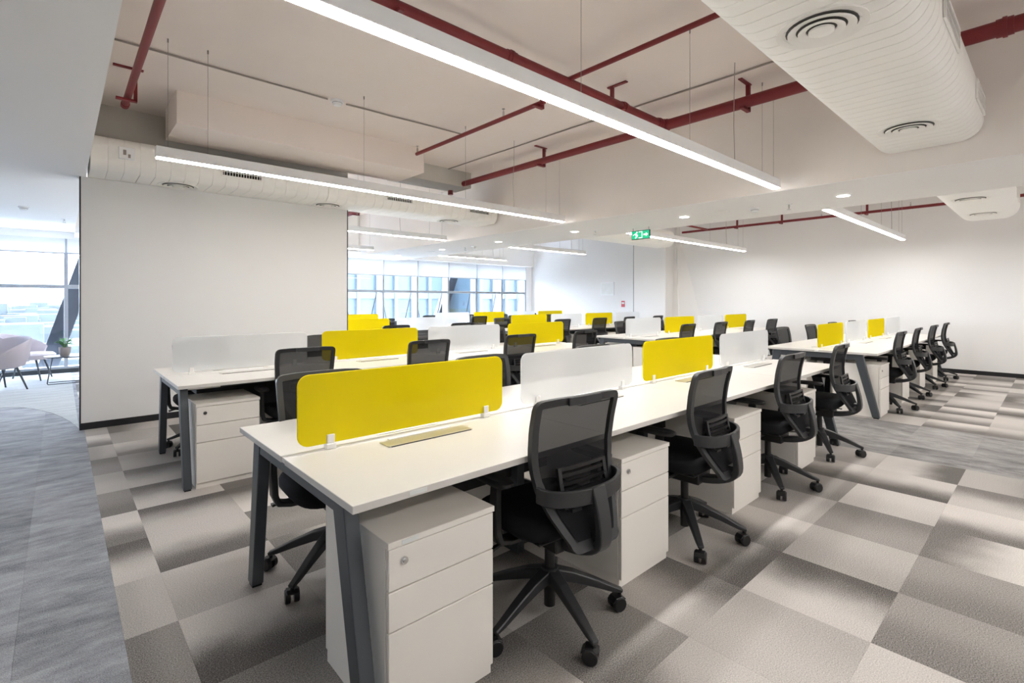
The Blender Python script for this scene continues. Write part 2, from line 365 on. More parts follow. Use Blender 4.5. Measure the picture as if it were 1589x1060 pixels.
# ------------------------------------------------------------------ window wall
WS = 0.12; WT = 2.52
struct('wall_window', box(XL, XW, YW, YW + 0.15, WT, ZS).box(XL, XW, YW, YW + 0.15, 0, WS - 0.04).box(12.08, XW, YW, YW + 0.15, WS - 0.04, WT), 'soffit', 'white bulkhead and kerb framing the window strip')
struct('ceiling_window', box(SX, BX0 - 0.02, YW - 1.0, YW, WT + 0.03, ZS).box(BX1 + 0.02, XW, YW - 0.12, YW, WT + 0.03, ZS), 'soffit', 'white pelmet soffit along the windows')
MX = [0.085 + 1.09 * k for k in range(-4, 12)]
MX = [x for x in MX if XL + 0.05 < x < 12.2]
def window(name, xs, label):
    wdw = tag(obj(name, None, None, (xs[0], YW, 0)), label, 'window', kind='structure')
    def ch(n, mb, mt, **k):
        o = mb.build(n, mt, **k); o.parent = wdw; o.matrix_parent_inverse = Matrix.Translation((-xs[0], -YW, 0)); return o
    for x in xs: ch('mullion', box(x - 0.03, x + 0.03, YW - 0.02, YW + 0.26, WS, WT), 'frame_win', bevel=0.004)
    a, b = xs[0], xs[-1]
    ch('transom', box(a, b, YW + 0.0, YW + 0.11, 1.585, 1.655), 'frame_win', bevel=0.004)
    ch('sill', box(a, b, YW - 0.06, YW + 0.15, WS - 0.04, WS), 'frame_win', bevel=0.004)
    ch('head', box(a, b, YW, YW + 0.11, WT - 0.05, WT), 'frame_win')
    ch('foot_rail', box(a, b, YW - 0.02, YW, 0.0, 0.07), 'metal_dark')
    for i in range(len(xs) - 1):
        for z0, z1 in ((WS, 1.585), (1.655, WT - 0.05)):
            ch('pane', box(xs[i] + 0.03, xs[i + 1] - 0.03, YW + 0.06, YW + 0.07, z0, z1), 'glass')
    return wdw
ia = [x for x in MX if x < 3.0]; ib = [x for x in MX if x > 2.9]
ib = [ia[-1]] + ib if ia[-1] != ib[0] else ib
window('window_1', ia, 'lounge window strip at left with hazy city view')
win2 = window('window_2', ib, 'long strip window behind the far desks')
for i in range(len(MX) - 1):
    zb = 2.23 if MX[i] < 3 else 2.05
    r = empty('roller_blind', ((MX[i] + MX[i + 1]) / 2, YW - 0.05, zb), 'white roller blind half lowered in the %s window bay from left' % ORD[i], 'blind', 'roller blinds along the windows')
    hw = 0.53
    box(-hw, hw, -0.002, 0.002, 0.02, WT - zb).build('fabric', 'blind', r)
    box(-hw, hw, -0.008, 0.008, 0.0, 0.022).build('bottom_bar', 'frame_win', r, bevel=0.003)
# braces behind the glass
def brace(pts, r, label):
    o = MB().strap(pts, (0, 1, 0), 0.26 if r > 0.05 else 2 * r, 2 * r).build('diagonal_brace', 'brace', bevel=0.01 if r > 0.05 else 0)
    return tag(o, label, 'brace', 'raking steel outside the glass')
brace([(-0.36, YW + 0.5, -0.6), (0.62, YW + 0.5, 2.9)], 0.15, 'thick grey raking steel brace outside the lounge window')
brace([(8.3, YW + 0.5, -0.5), (9.62, YW + 0.5, 2.9)], 0.14, 'thick grey raking steel brace outside the strip window')
for i in range(len(MX) - 1):
    if MX[i] < 5.0: continue
    for a, b, r in (((MX[i] + 0.04, 1.64), (MX[i] + 0.36, 0.10), 0.011), ((MX[i + 1] - 0.08, 1.64), (MX[i + 1] - 0.46, 0.10), 0.015)):
        o = MB().cyl((a[0], YW + 0.2, a[1]), (b[0], YW + 0.2, b[1]), r, n=8).build('brace_rod', 'brace', win2)
        o.matrix_parent_inverse = Matrix.Translation(-win2.location)

# ------------------------------------------------------------------ outside
tag(box(-3000, 3000, YW + 30, 4000, -41, -40).build('ground', 'ground_out'), 'hazy city ground far below the windows', 'ground', kind='structure')
rc = random.Random(3); mb = MB()
for i in range(900):
    d = 120 + 2600 * rc.random() ** 1.8; a = rc.uniform(-0.5, 0.35)
    x, y = d * sin(a) - 6, d * cos(a) + YW; s = rc.uniform(5, 16) * (1 + d / 1500); h = rc.uniform(6, 20) + (rc.random() < 0.06) * rc.uniform(5, 16)
    mb.box(x - s, x + s, y - s * rc.uniform(.5, 1), y + s, -40, -40 + h * (1 + d / 5000))
tag(mb.build('city_blocks', 'city'), 'hazy sprawl of low city buildings beyond the lounge window', 'city', kind='stuff')
def tower(x0, x1, y, z1, label):
    t = empty('glass_tower', ((x0 + x1) / 2, y, -40), label, 'building')
    hw = (x1 - x0) / 2
    box(-hw, hw, 0, 14, 0, z1 + 40).build('wall', 'tower', t)
    fin = box(-0.18, 0.18, -0.35, 0, 20, z1 + 40).mesh('fin', 'tower_band')
    n = int(2 * hw / 1.9)
    for k in range(n + 1): obj('fin', fin, t, (-hw + k * 2 * hw / n, 0, 0))
    for k in range(int((z1 + 20) / 3.6)): box(-hw, hw, -0.25, 0, 20 + k * 3.6, 20.7 + k * 3.6).build('floor_band', 'tower_band', t)
tower(16, 33, 48, 26, 'pale blue glass tower behind left bays of strip window')
tower(35, 58, 44, 30, 'pale blue glass tower behind right bays of strip window')

# ================================================================== WORKBENCHES
DZ = 0.75; NM = 4; MOD = 1.2
BEN = [  # key, x0, y centre, short phrase, modules with chairs
    ('A1', 0.63, 2.0, 'front bench'), ('B1', 0.61, 4.77, 'bench by the partition wall'),
    ('A2', 6.86, 2.0, 'right-hand far bench'), ('B2', 6.80, 4.77, 'middle far bench'),
    ('D1', 0.61, 7.62, 'third-row bench behind the partition'), ('D2', 6.85, 7.62, 'third-row far bench'),
    ('E1', 0.61, 10.35, 'window-row near bench'), ('E2', 6.80, 10.35, 'window-row far bench')]
BLAB = {'A1': 'long white four-module workbench nearest the viewer', 'B1': 'long white workbench in front of the white partition wall',
        'A2': 'white workbench beyond the cross aisle, nearest the right wall skirting', 'B2': 'white workbench beyond the cross aisle, in the middle distance before the pilaster',
        'D1': 'white workbench partly hidden behind the partition wall', 'D2': 'white workbench beyond the aisle in front of framed picture',
        'E1': 'white workbench closest to the window, behind the partition', 'E2': 'white workbench closest to the window, beyond the aisle'}
def bench_mesh():
    P = {}
    P['top_n'] = box(0.001, MOD - 0.001, -0.615, -0.022, DZ - 0.025, DZ).mesh('desktop', 'lam', bevel=0.0015, seg=1)
    P['top_f'] = box(0.001, MOD - 0.001, 0.022, 0.615, DZ - 0.025, DZ).mesh('desktop', 'lam', bevel=0.0015, seg=1)
    P['chan'] = box(0.006, NM * MOD - 0.006, -0.0215, 0.0215, DZ - 0.024, DZ - 0.004).mesh('cable_channel', 'clip')
    P['flap'] = box(-0.215, 0.215, 0, 0.085, 0, 0.004).mesh('cable_flap', 'alu', bevel=0.001, seg=1)
    P['slot'] = box(-0.205, 0.205, -0.004, 0.0, 0, 0.003).mesh('slot', 'slot')
    P['rim'] = box(-0.16, 0.16, 0.0, 0.018, 0, 0.003).mesh('slot_lid', 'fixture')
    for sgn, nm, a, b in ((-1, 'leg_n', -0.42, -0.595), (1, 'leg_f', 0.465, 0.575)):
        P[nm] = MB().loft([[(0, b - 0.036, 0.012), (0.05, b - 0.036, 0.012), (0.05, b + 0.036, 0.012), (0, b + 0.036, 0.012)],
                           [(0, a - 0.045, 0.722), (0.05, a - 0.045, 0.722), (0.05, a + 0.045, 0.722), (0, a + 0.045, 0.722)]]).mesh('leg', 'metal_dark', bevel=0.004)
        P[nm + 'foot'] = box(0.004, 0.046, b - 0.026, b + 0.026, 0, 0.012).mesh('foot', 'plastic_dk')
    P['cross'] = box(0.004, 0.046, -0.42, 0.46, 0.655, 0.722).mesh('crossbar', 'metal_dark', bevel=0.004)
    P['rail'] = box(0.05, NM * MOD - 0.12, -0.02, 0.02, 0.665, 0.722).mesh('long_rail', 'metal_dark', bevel=0.003)
    P['mod'] = box(0.3, NM * MOD - 0.3, -0.008, 0.008, 0.40, 0.70).mesh('modesty_panel', 'tray')
    P['tray'] = box(0.2, NM * MOD - 0.2, -0.12, 0.12, 0.60, 0.64).mesh('cable_tray', 'tray')
    P['post'] = box(-0.025, 0.025, -0.06, 0.06, 0, 0.70).mesh('centre_post', 'metal_dark', bevel=0.004)
    P['brk'] = box(0.07, 0.30, -0.035, 0.035, 0.69, 0.725).mesh('white_bracket', 'clip', bevel=0.003)
    return P
BP = bench_mesh()
for key, x0, yc, ph in BEN:
    t = empty('workbench', (x0, yc, 0), BLAB[key], 'desk', 'white workbenches')
    for m in range(NM):
        obj('desktop', BP['top_n'], t, (m * MOD, 0, 0)); obj('desktop', BP['top_f'], t, (m * MOD, 0, 0))
        for s_ in (-1, 1):
            f_ = obj('cable_flap', BP['flap'], t, (m * MOD + 0.58, s_ * 0.16, DZ + 0.0005), 0 if s_ < 0 else pi)
            obj('slot', BP['slot'], f_); obj('slot_lid', BP['rim'], f_, (0, 0.10, 0))
    obj('cable_channel', BP['chan'], t)
    for xx, mir in ((0.035, 1), (NM * MOD - 0.035, -1)):
        for nm in ('leg_n', 'leg_f'):
            l = obj('leg', BP[nm], t, (xx - (0.05 if mir < 0 else 0), 0, 0)); obj('foot', BP[nm + 'foot'], l)
        obj('crossbar', BP['cross'], t, (xx - (0.05 if mir < 0 else 0), 0, 0))
    for yy in (-0.26, 0.26): obj('long_rail', BP['rail'], t, (0.035, yy, 0))
    obj('modesty_panel', BP['mod'], t); obj('cable_tray', BP['tray'], t)
    for yy in (-0.52, 0.52): obj('bracket', BP['brk'], t, (0, yy * 0.8, 0))
    for m in (1, 2, 3): obj('centre_post', BP['post'], t, (m * MOD, 0, 0))

# desk screens
def rrect(w_, h_, r, n=6):
    P = []
    for cx, cz, a0 in ((w_ - r, r, -90), (w_ - r, h_ - r, 0), (r, h_ - r, 90), (r, r, 180)):
        for i in range(n + 1):
            a = R(a0 + 90 * i / n); P.append((cx + r * cos(a), cz + r * sin(a)))
    return P
scr = {k: MB().prism(rrect(1.06, 0.285, 0.045), 1, -0.005, 0.005).mesh('panel', k, bevel=0.0015, seg=1) for k in ('yellow', 'white_acr')}
clip = MB().box(-0.02, 0.02, -0.016, 0.016, -0.022, 0.0).box(-0.016, 0.016, -0.012, -0.005, 0, 0.036).box(-0.016, 0.016, 0.005, 0.012, 0, 0.036).mesh('clip', 'clip', bevel=0.002, seg=1)
for key, x0, yc, ph in BEN:
    for m in range(NM):
        ye = (m % 2 == 0) == (key[0] in 'AD')
        if key in ('D1', 'E1') and m < 2: continue
        s_ = empty('desk_screen', (x0 + m * MOD + 0.055, yc, DZ + 0.022), '%s desk divider screen, %s from near end of %s' % ('yellow acrylic' if ye else 'frosted white', ORD[m], ph), 'screen', 'acrylic desk screens')
        obj('panel', scr['yellow' if ye else 'white_acr'], s_)
        for cx in (0.13, 0.945): obj('clip', clip, s_, (cx, 0, 0))

# pedestals (front faces -Y)
def make_pedestal():
    W, D, H = 0.42, 0.48, 0.61
    t = obj('drawer_pedestal', None)
    MB().box(0, W, 0.02, D, 0.045, H - 0.02).build('carcass', 'lam_cab', t, bevel=0.001, seg=1)
    MB().box(0.002, W - 0.002, 0.014, D - 0.01, 0.0, 0.045).build('plinth', 'lam_cab', t)
    MB().box(-0.002, W + 0.002, -0.004, D, H - 0.02, H).build('top_panel', 'lam_cab', t, bevel=0.0015, seg=1)
    z = H - 0.024
    for i, h in enumerate((0.128, 0.122, 0.288)):
        d = MB().box(0.002, W - 0.002, 0, 0.018, z - h, z).build('drawer', 'lam_cab', t, bevel=0.002, seg=1)
        if i == 0:
            MB().cyl((0.055, 0.001, z - 0.045), (0.055, -0.006, z - 0.045), 0.012, n=16).cyl((0.055, -0.006, z - 0.045), (0.055, -0.010, z - 0.045), 0.007, n=12).build('lock', 'chrome', d)
        z -= h + 0.004
    return t
ped = make_pedestal(); pused = False
def place_ped(x, y, rz, label):
    global pused
    t = ped if not pused else copy_tree(ped); pused = True
    t.location = (x, y, 0); t.rotation_euler = (0, 0, rz)
    tag(t, label, 'cabinet', 'white drawer pedestals under the desks')
    return t
for key, x0, yc, ph in BEN:
    if key[0] == 'E': continue
    for m in range(NM):
        if key == 'D1' and m < 2: continue
        place_ped(x0 + m * MOD + (0.05 if key == 'B2' or (key[0] != 'D' and m == 3) else 0.11), yc - 0.625, 0, 'white three-drawer pedestal, %s from near end, viewer side of %s' % (ORD[m], ph))
        if key[0] in 'AB':
            place_ped(x0 + m * MOD + (1.17 if key in ('A1', 'B1') else 0.53), yc + 0.625, pi, 'white three-drawer pedestal, %s from near end, window side of %s' % (ORD[m], ph))
# small stickers on the nearest desk edge and pedestal
tag(box(0.82, 0.885, 1.3835, 1.3848, 0.732, 0.745).build('label_sticker', 'pic'), 'small white sticker on the front edge of nearest desk', 'sticker')
tag(box(0.785, 0.845, 1.3685, 1.3706, 0.594, 0.607).build('label_sticker', 'pic'), 'small white sticker on top edge of nearest pedestal', 'sticker')

# ================================================================== CHAIRS  (face +Y)
def lerp(T, z):
    for (a, fa), (b, fb) in zip(T, T[1:]):
        if a <= z <= b: return fa + (fb - fa) * (z - a) / (b - a)
    return T[0][1] if z < T[0][0] else T[-1][1]
BY = [(0.40, -0.252), (0.42, -0.245), (0.47, -0.222), (0.53, -0.192), (0.60, -0.162), (0.68, -0.140), (0.76, -0.135), (0.86, -0.148), (0.99, -0.180)]
HWT = [(0.40, 0.110), (0.42, 0.122), (0.47, 0.150), (0.54, 0.185), (0.62, 0.212), (0.72, 0.226), (0.86, 0.233), (0.99, 0.234)]
def by(x, z): return lerp(BY, z) - 0.022 * (1 - min(1, (x / 0.226) ** 2))
def make_chair(simple=False):
    t = obj('task_chair', None)
    # outline of the back, clockwise from bottom centre
    zt, zb = 0.972, 0.405; r = 0.035
    right = []
    N = 16
    for i in range(N + 1):
        z = zb + r + (zt - zb - 2 * r) * i / N; right.append((lerp(HWT, z), z))
    hb, ht = lerp(HWT, zb + r), lerp(HWT, zt - r)
    pts = [(x, zb) for x in (0.0, hb - r)] + [(hb - r + r * sin(R(a)), zb + r - r * cos(R(a))) for a in (30, 60)] + right
    pts += [(ht - r + r * cos(R(a)), zt - r + r * sin(R(a))) for a in (30, 60, 90)] + [(x, zt + 0.004) for x in (0.13, 0.06, 0.0)]
    full = pts + [(-x, z) for x, z in reversed(pts[1:-1])]
    n = len(full); loops = []
    for i, (x, z) in enumerate(full):
        a, b = full[i - 1], full[(i + 1) % n]
        tx, tz = b[0] - a[0], b[1] - a[1]; l = math.hypot(tx, tz) or 1
        nx, nz = -tz / l, tx / l      # towards the inside
        wd = 0.030 if z > 0.66 else 0.030 + 0.026 * min(1, (0.66 - z) / 0.15)
        y = by(x, z); xi, zi = x + nx * wd, z + nz * wd; yi = by(xi, zi)
        loops.append([(x, y - 0.012, z), (x, y + 0.012, z), (xi, yi + 0.008, zi), (xi, yi - 0.010, zi)])
    MB().ringloft(loops).build('backrest_frame', 'plastic', t, smooth=True)
    g = MB(); NX, NZ = 6, 10; vv = []
    for j in range(NZ + 1):
        z = zb + 0.03 + (zt - zb - 0.05) * j / NZ; hw = lerp(HWT, z) - 0.022
        for i in range(NX + 1):
            x = -hw + 2 * hw * i / NX; vv.append((x, by(x, z) + 0.004, z))
    g.add(vv, [(j * (NX + 1) + i, j * (NX + 1) + i + 1, (j + 1) * (NX + 1) + i + 1, (j + 1) * (NX + 1) + i) for j in range(NZ) for i in range(NX)])
    g.build('mesh_back', 'mesh', t, smooth=True)
    # seat
    L = []
    for z, s in ((0.415, 0.86), (0.425, 0.95), (0.445, 1.0), (0.475, 1.0), (0.492, 0.965), (0.500, 0.90), (0.503, 0.6)):
        loop = []
        for i in range(28):
            a = 2 * pi * i / 28; ex = 0.42
            cx, cy = cos(a), sin(a)
            x = 0.245 * s * math.copysign(abs(cx) ** ex, cx); y = 0.035 + 0.215 * s * math.copysign(abs(cy) ** ex, cy)
            dz = -0.02 * max(0, (y - 0.15) / 0.1) ** 2
            loop.append((x, y, z + dz))
        L.append(loop)
    MB().loft(L).build('seat', 'fabric', t, smooth=True)
    hp = []
    for i in range(25):
        a = pi * i / 24; x = 0.212 * cos(a); y = -0.160 - 0.112 * sin(a) ** 0.8
        hp.append((x, y, 0.618 - 0.012 * sin(a)))
    MB().strap(hp, (0, 0, 1), 0.060, 0.018).build('back_hoop', 'plastic', t, bevel=0.003, seg=1, angle=50, smooth=True)
    sp_ = []
    for i in range(19):
        u = i / 18
        if u < 0.45: q = u / 0.45; sp_.append((0, -0.272 - 0.032 * sin(q * pi / 2), 0.635 - 0.185 * q))
        else:
            q = (u - 0.45) / 0.55; a = q * pi / 2; sp_.append((0, -0.304 + 0.24 * (1 - cos(a)) ** 1.0, 0.450 - 0.098 * sin(a) ** 0.9))
    MB().strap(sp_, (1, 0, 0), [0.074 - 0.012 * min(1, i / 9) + 0.02 * max(0, (i - 13) / 5) for i in range(19)], [0.020 + 0.016 * min(1, i / 10) for i in range(19)]).build('back_spine', 'plastic', t, bevel=0.004, seg=1, angle=50, smooth=True)
    mech = MB().box(-0.075, 0.075, -0.12, 0.13, 0.328, 0.405).box(-0.19, 0.19, -0.15, 0.17, 0.404, 0.418)
    mech.build('tilt_mechanism', 'plastic_dk', t, bevel=0.006, seg=1)
    arms = []
    if not simple:
        for s in (-1, 1):
            a = MB().strap([(s * 0.10, 0.01, 0.385), (s * 0.22, 0.01, 0.388), (s * 0.272, 0.008, 0.40), (s * 0.287, 0.005, 0.44), (s * 0.290, 0.0, 0.54), (s * 0.290, -0.005, 0.635)], (0, 1, 0), [0.07, 0.07, 0.062, 0.055, 0.05, 0.045], [0.02, 0.02, 0.026, 0.028, 0.026, 0.024]).build('armrest', 'plastic_dk', t, bevel=0.004, seg=1, angle=50, smooth=True)
            L = []
            for z, sc_ in ((0.632, 0.9), (0.640, 1), (0.652, 1), (0.658, 0.9)):
                L.append([(s * 0.285 + 0.04 * sc_ * math.copysign(abs(cos(q)) ** 0.6, cos(q)), 0.03 + 0.12 * sc_ * math.copysign(abs(sin(q)) ** 0.6, sin(q)), z) for q in [2 * pi * i / 20 for i in range(20)]])
            MB().loft(L).build('arm_pad', 'plastic_dk', a, smooth=True)
        lum = MB()
        for z in (0.585, 0.615, 0.645, 0.675, 0.70):
            ps = [(x, by(x, z) - 0.032, z) for x in (-0.13, -0.08, -0.03, 0.03, 0.08, 0.13)]
            lum.strap(ps, (0, 0, 1), 0.014, 0.012)
        for x in (-0.125, 0.125): lum.strap([(x, by(x, z) - 0.032, z) for z in (0.56, 0.60, 0.65, 0.706)], (1, 0, 0), 0.018, 0.014)
        lum.build('lumbar_support', 'plastic_dk', t)
        ps = MB()
        for s in (-1, 1): ps.strap([(s * x, by(x, 0.545) - 0.018, 0.545) for x in (0.09, 0.04)], (0, 0, 1), 0.012, 0.01)
        ps.build('lumbar_lever', 'plastic', t)
        g = MB(); vv = []     # solid lower pad behind the mesh
        for j in range(7):
            z = 0.445 + 0.135 * j / 6; hw = lerp(HWT, z) - 0.035
            for i in range(5):
                x = -hw + 2 * hw * i / 4; vv.append((x, by(x, z) - 0.010, z))
        n_ = len(vv); vv += [(x, y - 0.006, z) for x, y, z in vv]
        fc = [(j * 5 + i, j * 5 + i + 1, (j + 1) * 5 + i + 1, (j + 1) * 5 + i) for j in range(6) for i in range(4)]
        g.add(vv, fc + [tuple(q + n_ for q in reversed(f)) for f in fc])
        g.build('lower_back_pad', 'fabric', t, smooth=True)
        MB().strap([(0.09, by(0.09, 0.963) - 0.016, 0.960), (0.0, by(0, 0.963) - 0.016, 0.960), (-0.09, by(0.09, 0.963) - 0.016, 0.960)], (0, 0, 1), 0.030, 0.010).build('rear_tab', 'plastic', t)
        MB().strap([(-0.14, 0.02, 0.375), (-0.25, 0.03, 0.365), (-0.30, 0.035, 0.352)], (0, 1, 0), [0.014, 0.014, 0.03], [0.010, 0.010, 0.012]).build('lever', 'plastic_dk', t)
        MB().strap([(0.14, -0.08, 0.375), (0.23, -0.10, 0.36), (0.27, -0.105, 0.352)], (0, 1, 0), [0.014, 0.014, 0.03], [0.010, 0.010, 0.012]).build('lever', 'plastic_dk', t)
    MB().box(-0.03, 0.03, -0.300, -0.235, 0.44, 0.465).build('back_bracket', 'plastic_dk', t)
    MB().cyl((0, 0, 0.20), (0, 0, 0.345), 0.022, n=14).cyl((0, 0, 0.05), (0, 0, 0.20), 0.024, n=16).build('gas_column', 'plastic_dk', t, smooth=True)
    base = MB().cyl((0, 0, 0.150), (0, 0, 0.212), 0.044, 0.036, n=20).build('base', 'plastic', t, smooth=True)
    leg = MB().strap([(0.02, 0, 0.184), (0.10, 0, 0.165), (0.20, 0, 0.128), (0.285, 0, 0.092), (0.326, 0, 0.079)], (0, 1, 0), [0.056, 0.048, 0.040, 0.034, 0.030], [0.050, 0.044, 0.034, 0.024, 0.016]).mesh('leg', 'plastic', bevel=0.004, seg=1, angle=50)
    cs = MB().cyl((0, 0, 0.045), (0, 0, 0.072), 0.009, n=8).cyl((0.012, -0.030, 0.0305), (0.012, -0.007, 0.0305), 0.030, n=18).cyl((0.012, 0.007, 0.0305), (0.012, 0.030, 0.0305), 0.030, n=18)
    cs.strap([(-0.018, 0, 0.048), (0.0, 0, 0.060), (0.03, 0, 0.058), (0.046, 0, 0.040)], (0, 1, 0), 0.05, 0.006)
    cme = cs.mesh('caster', 'plastic_dk', bevel=0.003, seg=1, angle=60)
    rr = random.Random(5)
    for k in range(5):
        a = 2 * pi * k / 5
        l = obj('leg', leg, base, None, a)
        c = obj('caster', cme, base, (0.314 * cos(a), 0.314 * sin(a), 0), rr.uniform(0, 2 * pi))
    return t
chair0 = make_chair(); chairS = make_chair(True); used = {}
rch = random.Random(21)
def place_chair(x, y, rz, label, simple=False, phase=None):
    proto = chairS if simple else chair0
    t = copy_tree(proto) if proto.name in used else proto
    used[proto.name] = 1
    t.location = (x, y, 0); t.rotation_euler = (0, 0, rz)
    ph_ = rch.uniform(0, 2 * pi / 5) if phase is None else phase - rz
    for c in t.children:
        if c.name.startswith('base'): c.rotation_euler = (0, 0, ph_)
    tag(t, label, 'chair', 'black mesh task chairs')
    return t
NEAR = {'A1': [(1.555, 1.47, -4, -105), (2.68, 1.46, 2, -65), (3.88, 1.45, 0, -72), (5.06, 1.45, 3, -77)],
        'B1': [(1.48, 4.26, -2, None), (2.64, 4.25, 1, None), (3.85, 4.25, 0, None), (4.95, 4.22, 3, None)],
        'A2': [(7.70, 1.48, 0, -70), (8.92, 1.50, 2, -60), (10.10, 1.48, -1, -66), (11.32, 1.48, 1, -70)],
        'B2': [(7.60, 4.24, 1, None), (8.80, 4.25, 0, None), (10.0, 4.24, 2, None), (11.1, 4.22, -2, None)]}
FAR = {'A1': [(1.03, 2.47, 178, -147), (2.15, 2.49, 182, None), (3.35, 2.48, 180, None), (4.55, 2.48, 179, None)],
       'B1': [(1.0, 5.32, 181, None), (2.20, 5.32, 180, None), (3.40, 5.28, 180, None), (4.60, 5.30, 182, None)],
       'A2': [(7.68, 2.50, 180, None), (8.88, 2.50, 180, None), (10.12, 2.52, 180, None), (11.28, 2.50, 180, None)],
       'B2': [(7.72, 5.28, 180, None), (8.90, 5.28, 180, None), (10.06, 5.28, 181, None), (11.26, 5.28, 180, None)]}
for key, x0, yc, ph in BEN:
    for side, T, sl in ((0, NEAR, 'viewer side'), (1, FAR, 'window side')):
        for m in range(NM):
            lab = 'black mesh task chair, %s from near end, %s of %s' % (ORD[m], sl, ph)
            if key in T:
                x, y, rz, pz = T[key][m]
                place_chair(x, y, R(rz), lab, False, None if pz is None else R(pz))
            else:
                if key in ('D1', 'E1') and m < 2: continue
                x = x0 + m * MOD + (0.88 if side == 0 else 0.36) + rch.uniform(-.06, .06)
                y = yc - 0.53 if side == 0 else yc + 0.50
                place_chair(x, y, R(rch.uniform(-4, 4)) + pi * side, lab, True)

# ================================================================== LIGHTS
LZ = 2.48
def linear_light(x0, x1, y, label):
    L = x1 - x0
    t = empty('linear_pendant_light', (x0, y, LZ), label, 'light', 'linear pendant lights')
    MB().box(0, L, -0.04, 0.04, 0.006, 0.092).build('housing', 'fixture', t, bevel=0.002, seg=1)
    MB().box(0.004, L - 0.004, -0.034, 0.034, 0.0, 0.006).build('diffuser', 'led', t)
    wm = MB().cyl((0, 0, 0.092), (0, 0, ZS - LZ), 0.0016, n=5).cyl((0, 0, ZS - LZ - 0.03), (0, 0, ZS - LZ), 0.006, n=8).mesh('suspension_wire', 'wire')
    for k in range(6): obj('suspension_wire', wm, t, (0.08 + (L - 0.16) * (0, 0.06, 0.36, 0.64, 0.94, 1)[k], 0.0, 0))
    MB().tube([(L * 0.8, 0, 0.092), (L * 0.8 - 0.02, 0.0, 0.4), (L * 0.8 + 0.01, 0.01, 0.7), (L * 0.8, 0, ZS - LZ)], 0.003, 6).build('power_cord', 'conduit', t)
linear_light(0.55, 5.36, 1.92, 'bright linear pendant light over the front bench')
linear_light(0.56, 5.36, 4.80, 'linear pendant light over the bench by the partition')
linear_light(7.03, 11.60, 1.95, 'linear pendant light over the right-hand far bench')
linear_light(7.03, 11.62, 4.85, 'linear pendant light over the middle far bench')
linear_light(0.60, 5.36, 7.75, 'linear pendant light over third-row bench behind partition')
linear_light(7.03, 9.50, 7.80, 'linear pendant light over third-row far bench')
linear_light(0.60, 5.20, 10.35, 'linear pendant light over window-row near bench')
linear_light(7.03, 9.25, 10.45, 'linear pendant light over window-row far bench')
linear_light(0.55, 5.36, -1.35, 'added linear pendant fill light, unseen behind the viewpoint')  # extra row out of view, added to brighten drawer fronts and chair backs
linear_light(7.03, 11.60, -1.35, 'added linear pendant fill light, unseen beyond the beam near the near wall')  # same added fill row, out of view past the beam

def downlight(x, y, z, label):
    t = empty('downlight', (x, y, z), label, 'light', 'recessed downlights in the beam')
    MB().cyl((0, 0, -0.004), (0, 0, 0.002), 0.062, n=28).build('lens', 'down', t)
    n = 28; loops = [[(r * cos(2 * pi * i / n), r * sin(2 * pi * i / n), z_) for r, z_ in ((0.060, 0.0), (0.060, -0.006), (0.078, -0.005), (0.080, 0.0))] for i in range(n)]
    MB().ringloft(loops).build('trim_ring', 'fixture', t, smooth=True)
for i, y in enumerate((1.55, 3.38, 5.30, 7.2, 9.1, 11.0)):
    downlight(6.2, y, BZ - 0.002, 'round recessed downlight, %s along the dropped beam from right' % ORD[i])
for i, (x, y) in enumerate(((-1.3, 3.2), (-1.3, 6.2), (-1.3, -0.6))):
    downlight(x, y, SZ - 0.002, 'round recessed downlight, %s in the left soffit' % ORD[i])

